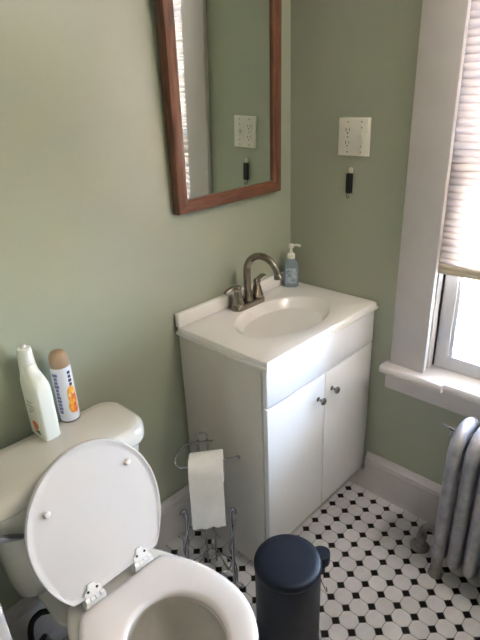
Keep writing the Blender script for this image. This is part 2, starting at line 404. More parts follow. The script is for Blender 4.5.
lp = thing('hall_fill_lamp', (HX-.62, -1.15, CZ-.1), 'added unseen fill lamp on the hallway ceiling', 'lamp')  # made-up lamp, added for warm fill through the doorway
bm = bmesh.new(); lathe(bm, [(.0, CZ-.11), (.08, CZ-.105), (.13, CZ-.075), (.145, CZ-.03)], (HX-.62, -1.15)); link('fill_lamp_shade', bm, M['lamp'], lp)
bm = bmesh.new(); lathe(bm, [(.152, CZ-.032), (.158, CZ-.02), (.158, CZ-.001)], (HX-.62, -1.15)); link('fill_lamp_base', bm, M['nickel'], lp)
bl = thing('bath_fill_lamp', (-.22, -1.55, CZ-.1), 'added unseen fill lamp on the ceiling near the window wall', 'lamp')  # made-up lamp, added to brighten the mirror wall but spare the window wall
bm = bmesh.new(); lathe(bm, [(.0, CZ-.11), (.07, CZ-.105), (.115, CZ-.078), (.13, CZ-.03)], (-.22, -1.55)); link('fill_lamp_shade', bm, M['fill_lamp2'], bl)
bm = bmesh.new(); lathe(bm, [(.137, CZ-.032), (.143, CZ-.02), (.143, CZ-.001)], (-.22, -1.55)); link('fill_lamp_base', bm, M['nickel'], bl)
# ---- ground outside, seen through the lower sash
solo('ground_outside', B(.5, 40, -25, 25, -3.3, -3.2), M['paving'], 'pale overexposed ground outside the window', 'ground', (10, 0, -3.2), 'structure')

# ---- sunlit neighbour house across the yard
M['siding'] = mat('cream_siding', srgb(236, 226, 208), .8, noise=.05, scale=2)
M['shingle'] = mat('grey_shingle', srgb(120, 114, 110), .9, noise=.2, scale=8)
M['houseglass'] = mat('dark_house_glass', srgb(70, 80, 90), .1, noise=.1)
nh = thing('neighbour_house', (11, 2.5, -3.2), 'pale sunlit house across the yard behind the window glass', 'building')
link('house_wall', B(8.0, 14.0, -4.5, 9.5, -3.2, 3.6), M['siding'], nh)
bm = bmesh.new(); loft(bm, [[(x, y, z) for x, z in ((7.6, 3.5), (11, 5.6), (14.4, 3.5), (14.4, 3.65), (11, 5.8), (7.6, 3.65))] for y in (-4.9, 9.9)]); link('roof', bm, M['shingle'], nh)
for yy in (-3.2, .2, 3.6, 7.0):
    for zz in (-2.0, .9):
        hw_ = link('house_window', B(7.93, 7.999, yy, yy+1.1, zz, zz+1.6), M['trim'], nh)
        link('house_pane', B(7.92, 7.93, yy+.1, yy+1.0, zz+.1, zz+1.5), M['houseglass'], hw_)

# ================================================================ VANITY
VH, VD, VX0, VX1 = .854, .412, -.622, -.0012
van = thing('vanity_cabinet', (-.32, -.2, 0), 'white two-door bathroom vanity cabinet under the sink', 'cabinet')
CX0, CX1 = VX0+.006, -.0045; CF = -VD+.031       # carcass
bm = bmesh.new()
def side_panel(x0, x1):
    b = bmesh.new(); prof = [(-.012, 0), (-.345, 0), (-.345, .095), (CF, .095), (CF, VH-.035), (-.012, VH-.035)]
    return loft(b, [[(x, y, z) for y, z in prof] for x in (x0, x1)])
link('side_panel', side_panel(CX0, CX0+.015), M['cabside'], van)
link('side_panel', side_panel(CX1-.015, CX1), M['cab'], van)
link('back_panel', B(CX0+.0155, CX1-.0155, -.02, -.012, .1, VH-.036), M['cab'], van)
link('bottom_panel', B(CX0+.0155, CX1-.0155, CF+.002, -.021, .096, .111), M['cab'], van)
link('toe_kick', B(CX0+.0155, CX1-.0155, -.345, -.333, 0, .095), M['cabedge'], van)
FY0, FY1 = -VD+.012, CF-.001
link('false_drawer_front', B(CX0+.006, CX1, FY0, FY1, .6905, VH-.036, bev=.0025), M['cab'], van)
XM = -.3085
for x0, x1, kx, kz in ((CX0+.006, XM-.002, -.349, .600), (XM+.002, CX1, -.268, .607)):
    dd = link('door', B(x0, x1, FY0, FY1, .105, .6855, bev=.0025), M['cab'], van)
    b = bmesh.new()
    lathe(b, [(.0085, 0), (.0085, .002), (.0045, .004), (.0045, .013), (.010, .017), (.0135, .021), (.0135, .024), (.010, .028), (.0, .0295)], n=20, ax=axis((kx, FY0, kz), (0, -1, 0)))
    kb = link('knob', b, M['knob'], dd, 40); kb['label'] = 'round smoky chrome knob'
link('front_rail', B(CX0+.0155, CX1-.0155, CF, CF+.012, .67, .70), M['cabedge'], van)

# ---- vanity top with moulded basin
top = thing('bathroom_sink', (-.32, -.2, VH), 'cream cultured marble vanity top with oval sink basin', 'sink')
BX, BY, BA, BB = -.314, -.222, .203, .133
N = 72
def rect_pt(a, ins):
    hx, hy = (VX1-VX0)/2-ins, (VD-.004)/2-ins; cx, cy = (VX0+VX1)/2, -.004-(VD-.004)/2
    # hit of the ray from basin centre at angle a with the rectangle
    dx, dy = math.cos(a)*BA, math.sin(a)*BB; t = 1e9
    for (o, dd, lo, hi) in ((BX, dx, cx-hx, cx+hx), (BY, dy, cy-hy, cy+hy)):
        if abs(dd) > 1e-9:
            for L in (lo, hi):
                s = (L-o)/dd
                if s > 0: t = min(t, s)
    return (BX+dx*t, BY+dy*t)
# make sure that the four corners are sampled
angs = [2*PI*i/N for i in range(N)]
for cxr in (VX0, VX1):
    for cyr in (-.004, -VD):
        a = math.atan2((cyr-BY)/BB, (cxr-BX)/BA) % (2*PI)
        kbest = min(range(len(angs)), key=lambda q: abs(angs[q]-a)); angs[kbest] = a
angs.sort()
rings = []
for ins, z in ((.012, VH-.034), (.003, VH-.031), (.0, VH-.026), (.0, VH-.018), (.004, VH-.0155), (.0045, VH-.004), (.006, VH-.0012), (.010, VH)):
    rings.append([(*rect_pt(a, ins), z) for a in angs])
for s, z in [(1.03, VH), (1.012, VH-.0008), (.992, VH-.0032), (.972, VH-.008)] + [(s_, VH-.008-.092*(1-(s_/.972)**2.1)) for s_ in ( .95, .91, .86, .79, .70, .60, .48, .35, .22, .11)]:
    rings.append([(BX+BA*s*math.cos(a), BY+BB*s*math.sin(a), z) for a in angs])
bm = bmesh.new(); loft(bm, rings, True, True)
link('basin_top', bm, M['marble'], top, 32)
bm = bmesh.new(); box(bm, VX0+.001, VX1-.001, -.024, -.004, VH+.0005, VH+.049, bev=.003, seg=3); link('backsplash', bm, M['marble'], top)
bm = bmesh.new(); lathe(bm, [(.021, VH-.1015), (.021, VH-.0975), (.016, VH-.097), (.012, VH-.0985), (.0, VH-.0965)], (BX, BY), 20); dn = link('drain', bm, M['nickel'], top); dn['label'] = 'brushed metal drain'

# ---- faucet
fx, fy = -.325, -.062
fau = thing('faucet', (fx, fy, VH), 'brushed nickel two-handle centerset faucet with high arched spout', 'faucet')
bm = bmesh.new(); rr = rrect(.079, .026, .0255, 8)
loft(bm, [[(fx+x*s, fy+y*s, VH+z) for x, y in rr] for s, z in ((1.0, .0008), (1.0, .012), (.97, .0185), (.9, .0215), (.5, .022))])
link('base_plate', bm, M['nickel'], fau, 45)
for s in (-1, 1):
    hx = fx+s*.0508
    bm = bmesh.new(); lathe(bm, [(.0235, VH+.0205), (.0235, VH+.027), (.021, VH+.034), (.0165, VH+.052), (.0125, VH+.068), (.012, VH+.072), (.0135, VH+.076), (.0135, VH+.083), (.010, VH+.089), (.0, VH+.091)], (hx, fy), 22)
    hd = link('handle', bm, M['nickel'], fau, 45)
    bm = bmesh.new()
    if s < 0: lpts = smoothpts([(hx, fy, VH+.081), (hx-.018, fy+.004, VH+.086), (hx-.040, fy+.006, VH+.082), (hx-.058, fy+.008, VH+.074)])
    else: lpts = smoothpts([(hx, fy, VH+.081), (hx+.018, fy+.004, VH+.088), (hx+.040, fy+.007, VH+.092), (hx+.056, fy+.010, VH+.086)])
    n_ = len(lpts); tube(bm, lpts, [.0075+.0025*math.sin(PI*i/(n_-1)) - (.003 if i == n_-1 else 0) for i in range(n_)], 12, flat=(.55, 1.05))
    link('lever', bm, M['nickel'], hd, 50)
bm = bmesh.new()
lathe(bm, [(.0215, VH+.0205), (.0205, VH+.030), (.0155, VH+.046), (.0145, VH+.060)], (fx, fy), 22); link('spout_collar', bm, M['nickel'], fau, 45)
arc = [(fx, fy, VH+.05), (fx, fy, VH+.10), (fx, fy-.001, VH+.135)]
R_ = .066
for k in range(1, 13):
    a = PI*k/12*.94; arc.append((fx+.012*k/12, fy-R_+R_*math.cos(a), VH+.135+R_*.92*math.sin(a)))
e = Vector(arc[-1]); arc.append((e.x+.001, e.y-.004, e.z-.016))
ap = smoothpts(arc, 3); bm = bmesh.new(); tube(bm, ap, [.0135-.0025*i/(len(ap)-1) for i in range(len(ap))], 16)
link('spout', bm, M['nickel'], fau, 50)
e = Vector(arc[-1]); bm = bmesh.new(); lathe(bm, [(.0, -.001), (.0145, 0), (.0145, .011), (.012, .016)], n=18, ax=axis(e+Vector((0, -.001, -.005)), (0, .2, 1))); link('aerator', bm, M['nickel'], fau)

# ---- soap bottle
sx, sy = -.068, -.058
soap = thing('soap_bottle', (sx, sy, VH), 'clear blue hand soap pump bottle on the sink corner by the wall', 'soap bottle')
def rotz(p, a, c): 
    x, y = p; return (c[0]+x*math.cos(a)-y*math.sin(a), c[1]+x*math.sin(a)+y*math.cos(a))
SA = math.radians(-50)
def sring(hx, hy, r, z): return [(*rotz(p, SA, (sx, sy)), VH+z) for p in rrect(hx, hy, r, 5)]
bm = bmesh.new(); loft(bm, [sring(.026, .017, .012, .0008), sring(.029, .020, .014, .004), sring(.029, .020, .014, .085), sring(.026, .018, .014, .100), sring(.018, .015, .0148, .112), sring(.0125, .0125, .0124, .117), sring(.0125, .0125, .0124, .122)])
link('bottle_body', bm, M['soap'], soap, 50)
bm = bmesh.new()
for sgn in (-1, 1):
    loft(bm, [[(*rotz((u, sgn*v), SA, (sx, sy)), VH+zz) for u in (-.021, .021) for v in ((.0203,) if 0 else (.0203,))] + [(*rotz((u, sgn*.0209), SA, (sx, sy)), VH+zz) for u in (.021, -.021)] for zz in (.018, .080)])
link('label', bm, M['soapl'], soap)
bm = bmesh.new(); lathe(bm, [(.0145, VH+.1165), (.0145, VH+.132), (.011, VH+.136), (.0055, VH+.137), (.005, VH+.158), (.0095, VH+.159), (.0095, VH+.170), (.006, VH+.174), (.0, VH+.1745)], (sx, sy), 18)
pump = link('pump', bm, M['plastic'], soap)
bm = bmesh.new(); tube(bm, smoothpts([(sx, sy, VH+.167), (sx+.016, sy-.016, VH+.168), (sx+.025, sy-.025, VH+.163)]), .0045, 10); link('nozzle', bm, M['plastic'], pump)

# ================================================================ MIRROR
mir = thing('wall_mirror', (-.352, -.0455, 1.236), 'rectangular mirror in a dark mahogany frame above the sink', 'mirror')
MX0, MX1, MZ0, MZ1 = -.584, -.094, 1.228, 1.98
MF, MB_ = -.033, -.003; FWD = .041
def frame_piece(nm, outer, inner, m):
    """outer/inner: 2 points (x, z) each: mitred moulding with a rounded outer edge and an inner lip"""
    bm = bmesh.new(); rings = []
    for (ox, oz), (ix, iz) in zip(outer, inner):
        L = lambda t, y: (ox+(ix-ox)*t, y, oz+(iz-oz)*t)
        rings.append([L(0, MB_), L(0, MF+.006), L(.06, MF+.001), L(.14, MF), L(.80, MF), L(.90, MF+.004), L(1, MF+.006), L(1, MB_)])
    loft(bm, rings); return link(nm, bm, m, mir, 30)
ox0, ox1, oz0, oz1 = MX0, MX1, MZ0, MZ1; ix0, ix1, iz0, iz1 = MX0+FWD, MX1-FWD, MZ0+FWD, MZ1-FWD
frame_piece('frame_stile', ((ox0, oz0), (ox0, oz1)), ((ix0, iz0), (ix0, iz1)), M['wood'])
frame_piece('frame_stile', ((ox1, oz0), (ox1, oz1)), ((ix1, iz0), (ix1, iz1)), M['wood'])
frame_piece('frame_rail', ((ox0, oz0), (ox1, oz0)), ((ix0, iz0), (ix1, iz0)), M['woodh'])
frame_piece('frame_rail', ((ox0, oz1), (ox1, oz1)), ((ix0, iz1), (ix1, iz1)), M['woodh'])
link('mirror_glass', B(ix0-.004, ix1+.004, -.020, -.016, iz0-.004, iz1+.004), M['mirror'], mir)
mir.rotation_euler = (math.radians(1.3), math.radians(-.6), 0)

# ================================================================ OUTLET PLATE + HOOK
py, pz = -.2761, 1.4163
plate = thing('outlet_plate', (0, py, pz), 'ivory two-gang outlet and switch plate on the green wall', 'outlet')
hw, hh = .061, .0605
bm = bmesh.new(); box(bm, -.0065, -.0002, py-hw, py+hw, pz-hh, pz+hh, bev=.0035, seg=3); link('cover_plate', bm, M['ivory'], plate)
for dz in (-.0205, .0205):
    bm = bmesh.new(); rr = rrect(.0165, .0140, .009, 4)
    loft(bm, [[(x, py+.0235+a, pz+dz+b) for a, b in rr] for x in (-.0062, -.0085)])
    rc = link('receptacle', bm, M['ivory'], plate)
    for a, b, wa, hb_ in ((-.0063, .003, .0010, .0042), (.0063, .003, .0012, .0048)):
        link('slot', B(-.0088, -.0083, py+.0235+a-wa, py+.0235+a+wa, pz+dz+b-hb_, pz+dz+b+hb_), M['slot'], rc)
    bm = bmesh.new(); lathe(bm, [(.0026, 0), (.0026, .0005)], n=10, ax=axis((-.0083, py+.0235, pz+dz-.0075), (-1, 0, 0))); link('ground_hole', bm, M['slot'], rc)
bm = bmesh.new(); box(bm, -.0075, -.006, py-.0345-.0055, py-.0225+.0055-.0065, pz-.0125, pz+.0125, bev=.0006); yk = link('switch_surround', bm, M['ivory'], plate)
bm = bmesh.new(); loft(bm, [[(-.0073, py-.0285+a, pz+b) for a, b in ((-.0045, -.009), (.0045, -.009), (.0045, .009), (-.0045, .009))], [(-.011, py-.0285+a, pz+b) for a, b in ((-.0038, .001), (.0038, .001), (.0038, .008), (-.0038, .008))]]); link('toggle', bm, M['ivory'], plate)
for yy, zz in ((.0235, 0), (.0235, .048), (.0235, -.048), (-.0285, .030), (-.0285, -.030), (-.0285, .048), (-.0285, -.048)):
    bm = bmesh.new(); lathe(bm, [(.0028, 0), (.0026, .0009), (.0, .0012)], n=10, ax=axis((-.0063, py+yy, pz+zz), (-1, 0, 0))); link('screw', bm, M['screw'], plate)
hy_, hz_ = -.268, 1.268
hook = thing('wall_hook', (0, hy_, hz_), 'small black hook with a wire loop stuck below the outlet plate', 'hook')
bm = bmesh.new(); rr = rrect(.0105, .034, .003, 4); loft(bm, [[(x, hy_+a*s, hz_-.004+b*s) for a, b in rr] for x, s in ((-.003, 1), (-.013, 1), (-.0155, .9))]); link('hook_body', bm, M['black'], hook)
bm = bmesh.new(); rr = rrect(.0065, .011, .005, 4); loft(bm, [[(x, hy_-.001+a, hz_+.038+b) for a, b in rr] for x in (-.0003, -.005)]); hb2 = link('adhesive_tab', bm, M['plastic'], hook); hb2['label'] = 'white tab above the black body'
bm = bmesh.new(); lo = smoothpts([(-.008, hy_+.005, hz_-.034), (-.009, hy_+.008, hz_-.046), (-.011, hy_+.004, hz_-.055), (-.013, hy_-.002, hz_-.053), (-.013, hy_-.004, hz_-.046)], 5); tube(bm, lo, .0014, 8); link('wire_loop', bm, M['nickel'], hook)

# ================================================================ TOILET
TCX = -1.146
toi = thing('toilet', (TCX, -.4, 0), 'cream white two-piece toilet with seat down and lid raised', 'toilet')
def egg(hw, yb, yf, z, ym=None, n=48, bk=2.2):
    ym = (yb*.45+yf*.55) if ym is None else ym
    o = []
    for i in range(n):
        a = 2*PI*i/n; cx, sy_ = math.cos(a), math.sin(a)
        if sy_ < 0: o.append((TCX+hw*cx, ym+(ym-yf)*sy_, z))
        else:
            ex = 2/bk; o.append((TCX+hw*math.copysign(abs(cx)**ex, cx), ym+(yb-ym)*abs(sy_)**ex, z))
    return o
rings = [egg(.112, -.10, -.545, .0), egg(.112, -.10, -.545, .012), egg(.100, -.115, -.525, .035), egg(.096, -.12, -.52, .12), egg(.104, -.13, -.55, .19), egg(.128, -.16, -.62, .25), egg(.158, -.20, -.70, .31),
         egg(.174, -.225, -.745, .355), egg(.180, -.23, -.763, .385), egg(.179, -.235, -.761, .396), egg(.170, -.245, -.750, .402),
         egg(.125, -.44, -.712, .402, -.57, bk=2), egg(.117, -.452, -.703, .396, -.57, bk=2), egg(.119, -.450, -.705, .375, -.57, bk=2), egg(.124, -.445, -.71, .355, -.57, bk=2), egg(.110, -.455, -.69, .30, -.565, bk=2), egg(.080, -.475, -.65, .235, -.56, bk=2), egg(.055, -.49, -.61, .20, -.55, bk=2), egg(.045, -.50, -.59, .15, -.55, bk=2)]
bm = bmesh.new(); loft(bm, rings); bowl = link('bowl', bm, M['china'], toi, 60)
bm = bmesh.new(); loft(bm, [egg(.092, -.468, -.668, .2525, -.56, bk=2), egg(.092, -.468, -.668, .254, -.56, bk=2)]); link('water', bm, M['water'], bowl)
def rr3(hx, y0, y1, r, z, bow=0.):
    cy = (y0+y1)/2; hy = abs(y1-y0)/2
    return [(TCX+x, cy+y-(bow*(1-(x/hx)**2) if y < 0 else 0), z) for x, y in rrect(hx, hy, r, 8)]
bm = bmesh.new(); loft(bm, [rr3(.070, -.06, -.34, .04, .24), rr3(.078, -.05, -.34, .04, .31), rr3(.090, -.045, -.34, .04, .335), rr3(.150, -.035, -.33, .05, .348), rr3(.148, -.037, -.328, .05, .356)]); link('tank_shelf', bm, M['china'], bowl, 50)
bm = bmesh.new(); loft(bm, [rr3(.165, -.050, -.175, .045, .3565), rr3(.186, -.040, -.190, .05, .366), rr3(.196, -.034, -.200, .05, .42), rr3(.206, -.030, -.212, .05, .55), rr3(.217, -.027, -.220, .05, .66), rr3(.218, -.027, -.221, .05, .682)]); tank = link('tank', bm, M['china'], toi, 50)
bm = bmesh.new()
def lidring(s, z): return rr3(.238+s, -.022-s, -.232-s*1.2+.0, .062, z, bow=.014)
def lidr(ins, z): 
    return [(TCX+x, -.127+y-(.012*(1-(x/.24)**2) if y < 0 else 0), z) for x, y in rrect(.238-ins, .105-ins, max(.064-ins, .02), 9)]
loft(bm, [lidr(.012, .6825), lidr(.003, .684), lidr(.0, .690), lidr(.0, .713), lidr(.003, .724), lidr(.009, .7315), lidr(.02, .7365), lidr(.05, .7395)]); link('tank_lid', bm, M['china'], toi, 60)
# flush lever
bm = bmesh.new(); lathe(bm, [(.012, 0), (.012, .004), (.008, .007), (.007, .015)], n=18, ax=axis((TCX-.212, -.2135, .640), (0, -1, 0))); lev = link('flush_lever', bm, M['chrome'], toi)
bm = bmesh.new(); lp_ = smoothpts([(TCX-.226, -.230, .645), (TCX-.212, -.231, .642), (TCX-.186, -.232, .630), (TCX-.155, -.233, .610)], 5); n_ = len(lp_)
tube(bm, lp_, [.014-.006*(i/(n_-1)) for i in range(n_-1)]+[.004], 12, flat=(1, .30)); link('lever_arm', bm, M['chrome'], lev, 50)
# seat ring
SYB = -.368
def seat_out(ins, z, n=64):
    o = []; y0 = -.575; hw_ = .192-ins
    for i in range(n):
        a = 2*PI*i/n; x = hw_*math.cos(a)
        y = y0+(.200-ins)*math.sin(a) if math.sin(a) < 0 else y0+.262*math.sin(a)
        yb = SYB-ins
        if y > yb:   # straight back edge: spread the rest along it
            t = (a-PI/2); amax = math.acos(max(-1, min(1, (yb-y0)/.262)))
            x = -hw_*math.sin(amax)*(t/amax); y = yb
        o.append((TCX+x, y, z))
    return o
def seat_in(grow, z, n=64):
    y0 = -.585; o = []
    for i in range(n):
        a = 2*PI*i/n; o.append((TCX+(.110+grow)*math.cos(a), y0+((.124 if math.sin(a) < 0 else .120)+grow)*math.sin(a), z))
    return o
rings = [seat_in(.004, .4045), seat_out(.006, .4045), seat_out(.0, .409), seat_out(.0, .419), seat_out(.004, .4255), seat_out(.014, .4285), seat_out(.028, .4292), seat_in(.014, .4265), seat_in(.004, .4235), seat_in(.0, .418), seat_in(.0, .409), seat_in(.004, .4045)]
bm = bmesh.new(); vs = [[bm.verts.new(p) for p in r] for r in rings[:-1]]; vs.append(vs[0])
for a, b in zip(vs, vs[1:]):
    for i in range(64): bm.faces.new((a[i], a[(i+1) % 64], b[(i+1) % 64], b[i]))
link('seat', bm, M['seat'], toi, 60)
# lid, raised
LY, LZ, LEAN, LL, LW = -.353, .428, .262, .381, .1785
ca, sa = math.cos(LEAN), math.sin(LEAN)
def lidpt(x, l, t):      # x across, l along the lid from the hinge, t out of the inner face (towards the camera)
    return (TCX+x, LY+l*sa-t*ca, LZ+l*ca+t*sa)
def lid_out(ins, t, n=64):
    o = []; y0 = LL*.47; hw_ = LW-ins; rb = y0*1.28
    for i in range(n):
        a = 2*PI*i/n; x = hw_*math.cos(a); s_ = math.sin(a)
        l = y0+(LL-y0-ins)*s_ if s_ > 0 else y0+rb*s_
        lb = .012+ins
        if l < lb:
            amax = math.acos(max(-1, min(1, (y0-lb)/rb))); tt = a-1.5*PI
            x = hw_*math.sin(amax)*(tt/amax); l = lb
        o.append(lidpt(x, l, t))
    return o
rings = [lid_out(.02, .0035), lid_out(.010, .0035), lid_out(.007, .006), lid_out(.002, .006), lid_out(.0, .003), lid_out(.0, -.006), lid_out(.006, -.013), lid_out(.02, -.018), lid_out(.06, -.021)]
bm = bmesh.new(); loft(bm, rings); lid = link('lid', bm, M['seat'], toi, 45)
for x, l in ((-.112, .264), (.114, .276)):
    bm = bmesh.new(); lathe(bm, [(.0085, .003), (.0085, .007), (.0065, .0105), (.0, .012)], n=16, ax=Matrix.Translation(lidpt(x, l, 0)) @ axis((0, 0, 0), (0, -ca, sa)))
    link('bumper', bm, M['hingep'], lid)
for s in (-1, 1):
    hx = TCX+s*.072
    bm = bmesh.new()
    lpts = [(-.022, .004), (.022, .004), (.022, .026), (.012, .032), (.008, .044), (-.008, .044), (-.012, .032), (-.022, .026)]
    loft(bm, [[lidpt(hx-TCX+a, b, t) for a, b in lpts] for t in (.0036, .008)]); hg = link('hinge', bm, M['hingep'], lid, 30)
    for k in range(4):
        b = bmesh.new(); x0 = hx-.026+k*.0132; lathe(b, [(.0, 0), (.0075, .0003), (.0075, .0117), (.0, .012)], n=14, ax=axis((x0, LY-.006, LZ+.006), (1, 0, 0)))
        link('knuckle', b, M['hingep'], hg)
    for a, b_ in ((-.012, .022), (.012, .022)):
        b = bmesh.new(); lathe(b, [(.0034, .0080), (.0034, .0090), (.0, .0093)], n=10, ax=Matrix.Translation(lidpt(hx-TCX+a, b_+.004, 0)) @ axis((0, 0, 0), (0, -ca, sa)))
        sc_ = link('screw', b, M['slot'], hg); sc_['label'] = 'dark hinge screw'
    link('hinge_mount', B(hx-.028, hx+.028, LY-.012, LY+.014, .4025, LZ+.003, bev=.003), M['hingep'], lid)
# water supply hose
bm = bmesh.new()
hp = smoothpts([(TCX-.112, -.100, .350), (TCX-.106, -.11, .28), (TCX-.100, -.12, .222), (TCX-.106, -.124, .208), (TCX-.122, -.122, .215), (TCX-.143, -.12, .225), (TCX-.169, -.12, .213), (TCX-.182, -.12, .17), (TCX-.180, -.115, .12), (TCX-.165, -.09, .08), (TCX-.142, -.070, .064), (TCX-.135, -.062, .0585)], 6)
tube(bm, hp, .0085, 10)
hose = solo('supply_hose', bm, M['hose'], 'looped black water supply hose beside the toilet base', 'hose', (TCX-.16, -.09, 0), smooth=50)
vlv = thing('shutoff_valve', (TCX-.135, -.06, 0), 'small metal shutoff valve on the floor behind the toilet', 'valve')
bm = bmesh.new(); lathe(bm, [(.024, .0005), (.022, .004), (.010, .006), (.008, .03), (.012, .032), (.012, .055), (.008, .058)], (TCX-.135, -.06), 16); link('valve_body', bm, M['ironf'], vlv)
bm = bmesh.new(); lathe(bm, [(.006, 0), (.006, .012), (.015, .014), (.015, .022), (.0, .023)], n=14, ax=axis((TCX-.135, -.072, .045), (0, -1, 0))); link('valve_handle', bm, M['black'], vlv)

# ---- cleaner bottle on the tank lid
LT = .7396
bx, by = -1.137, -.070
cb = thing('cleaner_bottle', (bx, by, LT), 'white plastic cleaner bottle with sloped shoulder on the toilet tank', 'bottle')
def cring(hx, y0, y1, r, z, dx=0): return [(bx+dx+x, (y0+y1)/2+y, LT+z) for x, y in rrect(hx, abs(y1-y0)/2, r, 5)]
bm = bmesh.new(); loft(bm, [cring(.021, -.030, -.108, .010, .0004), cring(.024, -.025, -.112, .012, .005), cring(.024, -.023, -.113, .012, .145), cring(.0235, -.0225, -.109, .014, .162), cring(.022, -.0225, -.092, .018, .176), cring(.0205, -.0225, -.072, .0185, .188), cring(.0200, -.0225, -.0645, .0195, .205)])
link('bottle_body', bm, M['bottle'], cb, 50)
bm = bmesh.new(); lathe(bm, [(.0195, LT+.2055), (.0200, LT+.210), (.0188, LT+.240), (.0175, LT+.249), (.0155, LT+.251), (.0085, LT+.2515), (.006, LT+.259), (.0, LT+.2600)], (bx, -.0435), 20); link('cap', bm, M['bottle'], cb, 40)
def patch(nm, poly, m, par, x=None, th=.0006):
    b = bmesh.new(); loft(b, [[(x, y, LT+z) for y, z in poly], [(x-th, y, LT+z) for y, z in poly]]); return link(nm, b, m, par)
fxl = bx-.0239
patch('label', [(-.044, .016), (-.098, .016), (-.098, .125), (-.044, .125)], M['plastic'], cb, fxl)
pic = [(-.074+.016*math.cos(a)*(1+.2*math.sin(3*a)), .040+.015*math.sin(a)) for a in [2*PI*i/14 for i in range(14)]]
patch('label_picture', pic, M['redor'], cb, fxl-.0007)
patch('label_leaf', [(-.060, .020), (-.097, .020), (-.094, .034), (-.078, .026)], M['leaf'], cb, fxl-.0014)
for q_, (z0, y0, y1) in enumerate(((.075, -.052, -.070), (.085, -.055, -.085), (.095, -.050, -.090), (.106, -.052, -.078))):
    patch('label_print', [(y0, z0), (y1, z0+.003), (y1, z0+.007), (y0, z0+.004)], M['greyp'], cb, fxl-.0007)

# ---- air freshener can
ax_, ay_ = -1.056, -.0500
af = thing('air_freshener_can', (ax_, ay_, LT), 'white air freshener spray can with tan cap and orange print', 'spray can')
bm = bmesh.new(); lathe(bm, [(.0265, LT+.0035), (.0272, LT+.006), (.0272, LT+.160), (.0262, LT+.165), (.024, LT+.168)], (ax_, ay_), 32); cbody = link('can_body', bm, M['can'], af, 50)
bm = bmesh.new(); lathe(bm, [(.0255, LT+.0004), (.0278, LT+.001), (.0280, LT+.0035), (.0265, LT+.0045)], (ax_, ay_), 32); link('bottom_rim', bm, M['rim'], af)
bm = bmesh.new(); lathe(bm, [(.0255, LT+.1685), (.0258, LT+.172), (.0255, LT+.190), (.0235, LT+.202), (.018, LT+.210), (.009, LT+.2145), (.0, LT+.2155)], (ax_, ay_), 32); link('cap', bm, M['tan'], af, 60)
def wrap(nm, a0, a1, z0, z1, m, dr=.0004, tilt=0.):
    b = bmesh.new(); n = 5; rows = []
    for rr_ in (.0272+dr*.2, .0272+dr):
        rows.append([[(ax_+rr_*math.cos(a), ay_+rr_*math.sin(a), LT+z+tilt*k/n) for k, a in enumerate([a0+(a1-a0)*k/n for k in range(n+1)])] for z in (z0, z1)])
    ring0 = rows[0][0]+rows[0][1][::-1]; ring1 = rows[1][0]+rows[1][1][::-1]
    loft(b, [ring0, ring1]); return link(nm, b, m, cbody)
AC = math.atan2(CAM.y-ay_, CAM.x-ax_)       # the side the can shows
D_ = math.radians
random.seed(3)
for q_ in range(11):
    z0 = .030+q_*.0115; wd = random.uniform(20, 34)
    wrap('lettering', AC-D_(44+wd/2), AC-D_(44-wd/2), z0, z0+.0095, M['violet'])
for q_ in range(4):
    z0 = .112+q_*.012; wd = random.uniform(14, 24)
    wrap('lettering', AC+D_(40-wd/2), AC+D_(40+wd/2), z0, z0+.009, M['navy'])
def blob(ac, zc, ra, rz, m, dr, n=16):
    b = bmesh.new(); rg = []
    for rr_ in (.0272+dr*.2, .0272+dr):
        rg.append([(ax_+rr_*math.cos(ac+ra*math.cos(t)), ay_+rr_*math.sin(ac+ra*math.cos(t)), LT+zc+rz*math.sin(t)) for t in [2*PI*i/n for i in range(n)]])
    v0 = [b.verts.new(p) for p in rg[0]]; v1 = [b.verts.new(p) for p in rg[1]]
    cc = b.verts.new((ax_+(.0272+dr)*math.cos(ac), ay_+(.0272+dr)*math.sin(ac), LT+zc))
    for i in range(n): b.faces.new((v0[i], v0[(i+1) % n], v1[(i+1) % n], v1[i])); b.faces.new((v1[i], v1[(i+1) % n], cc))
    return link('fruit_print', b, m, cbody)
blob(AC+D_(34), .085, D_(28), .028, M['orange'], .0006); blob(AC+D_(46), .068, D_(18), .018, M['redor'], .001)
blob(AC+D_(30), .050, D_(26), .022, M['orange'], .0013); blob(AC+D_(44), .040, D_(16), .014, M['redor'], .0016)

# ================================================================ TOILET PAPER STAND + ROLL
px_, py_ = -.716, -.212
UD = Vector((.7071, -.7071, 0)); VDn = Vector((-.7071, -.7071, 0))     # along the roll axis, towards the camera
def sp(u, v, z): return Vector((px_, py_, 0)) + UD*u + VDn*v + Vector((0, 0, z))
st = thing('toilet_paper_stand', (px_, py_, 0), 'chrome wire toilet paper stand between toilet and vanity', 'paper stand')
ST = .576
bm = bmesh.new(); g_ = .0155
path = [sp(-g_, 0, .01), sp(-g_, 0, .25), sp(-g_, 0, ST-.03)] + [sp(-g_*math.cos(a), 0, ST-.022+.022*math.sin(a)) for a in [PI*k/8 for k in range(0, 9)]] + [sp(g_, 0, ST-.03), sp(g_, 0, .25), sp(g_, 0, .01)]
tube(bm, path, .0036, 10); link('post', bm, M['chrome'], st, 60)
bm = bmesh.new()
arm = smoothpts([sp(.034, .004, ST-.030), sp(-.02, .006, ST-.032), sp(-.055, .012, ST-.038), sp(-.082, .028, ST-.058), sp(-.088, .045, ST-.078), sp(-.075, .058, ST-.088), sp(-.055, .060, ST-.087), sp(0, .060, ST-.077), sp(.06, .060, ST-.066), sp(.110, .060, ST-.056)], 6)
tube(bm, arm, .0032, 10); am = link('roll_arm', bm, M['chrome'], st, 60)
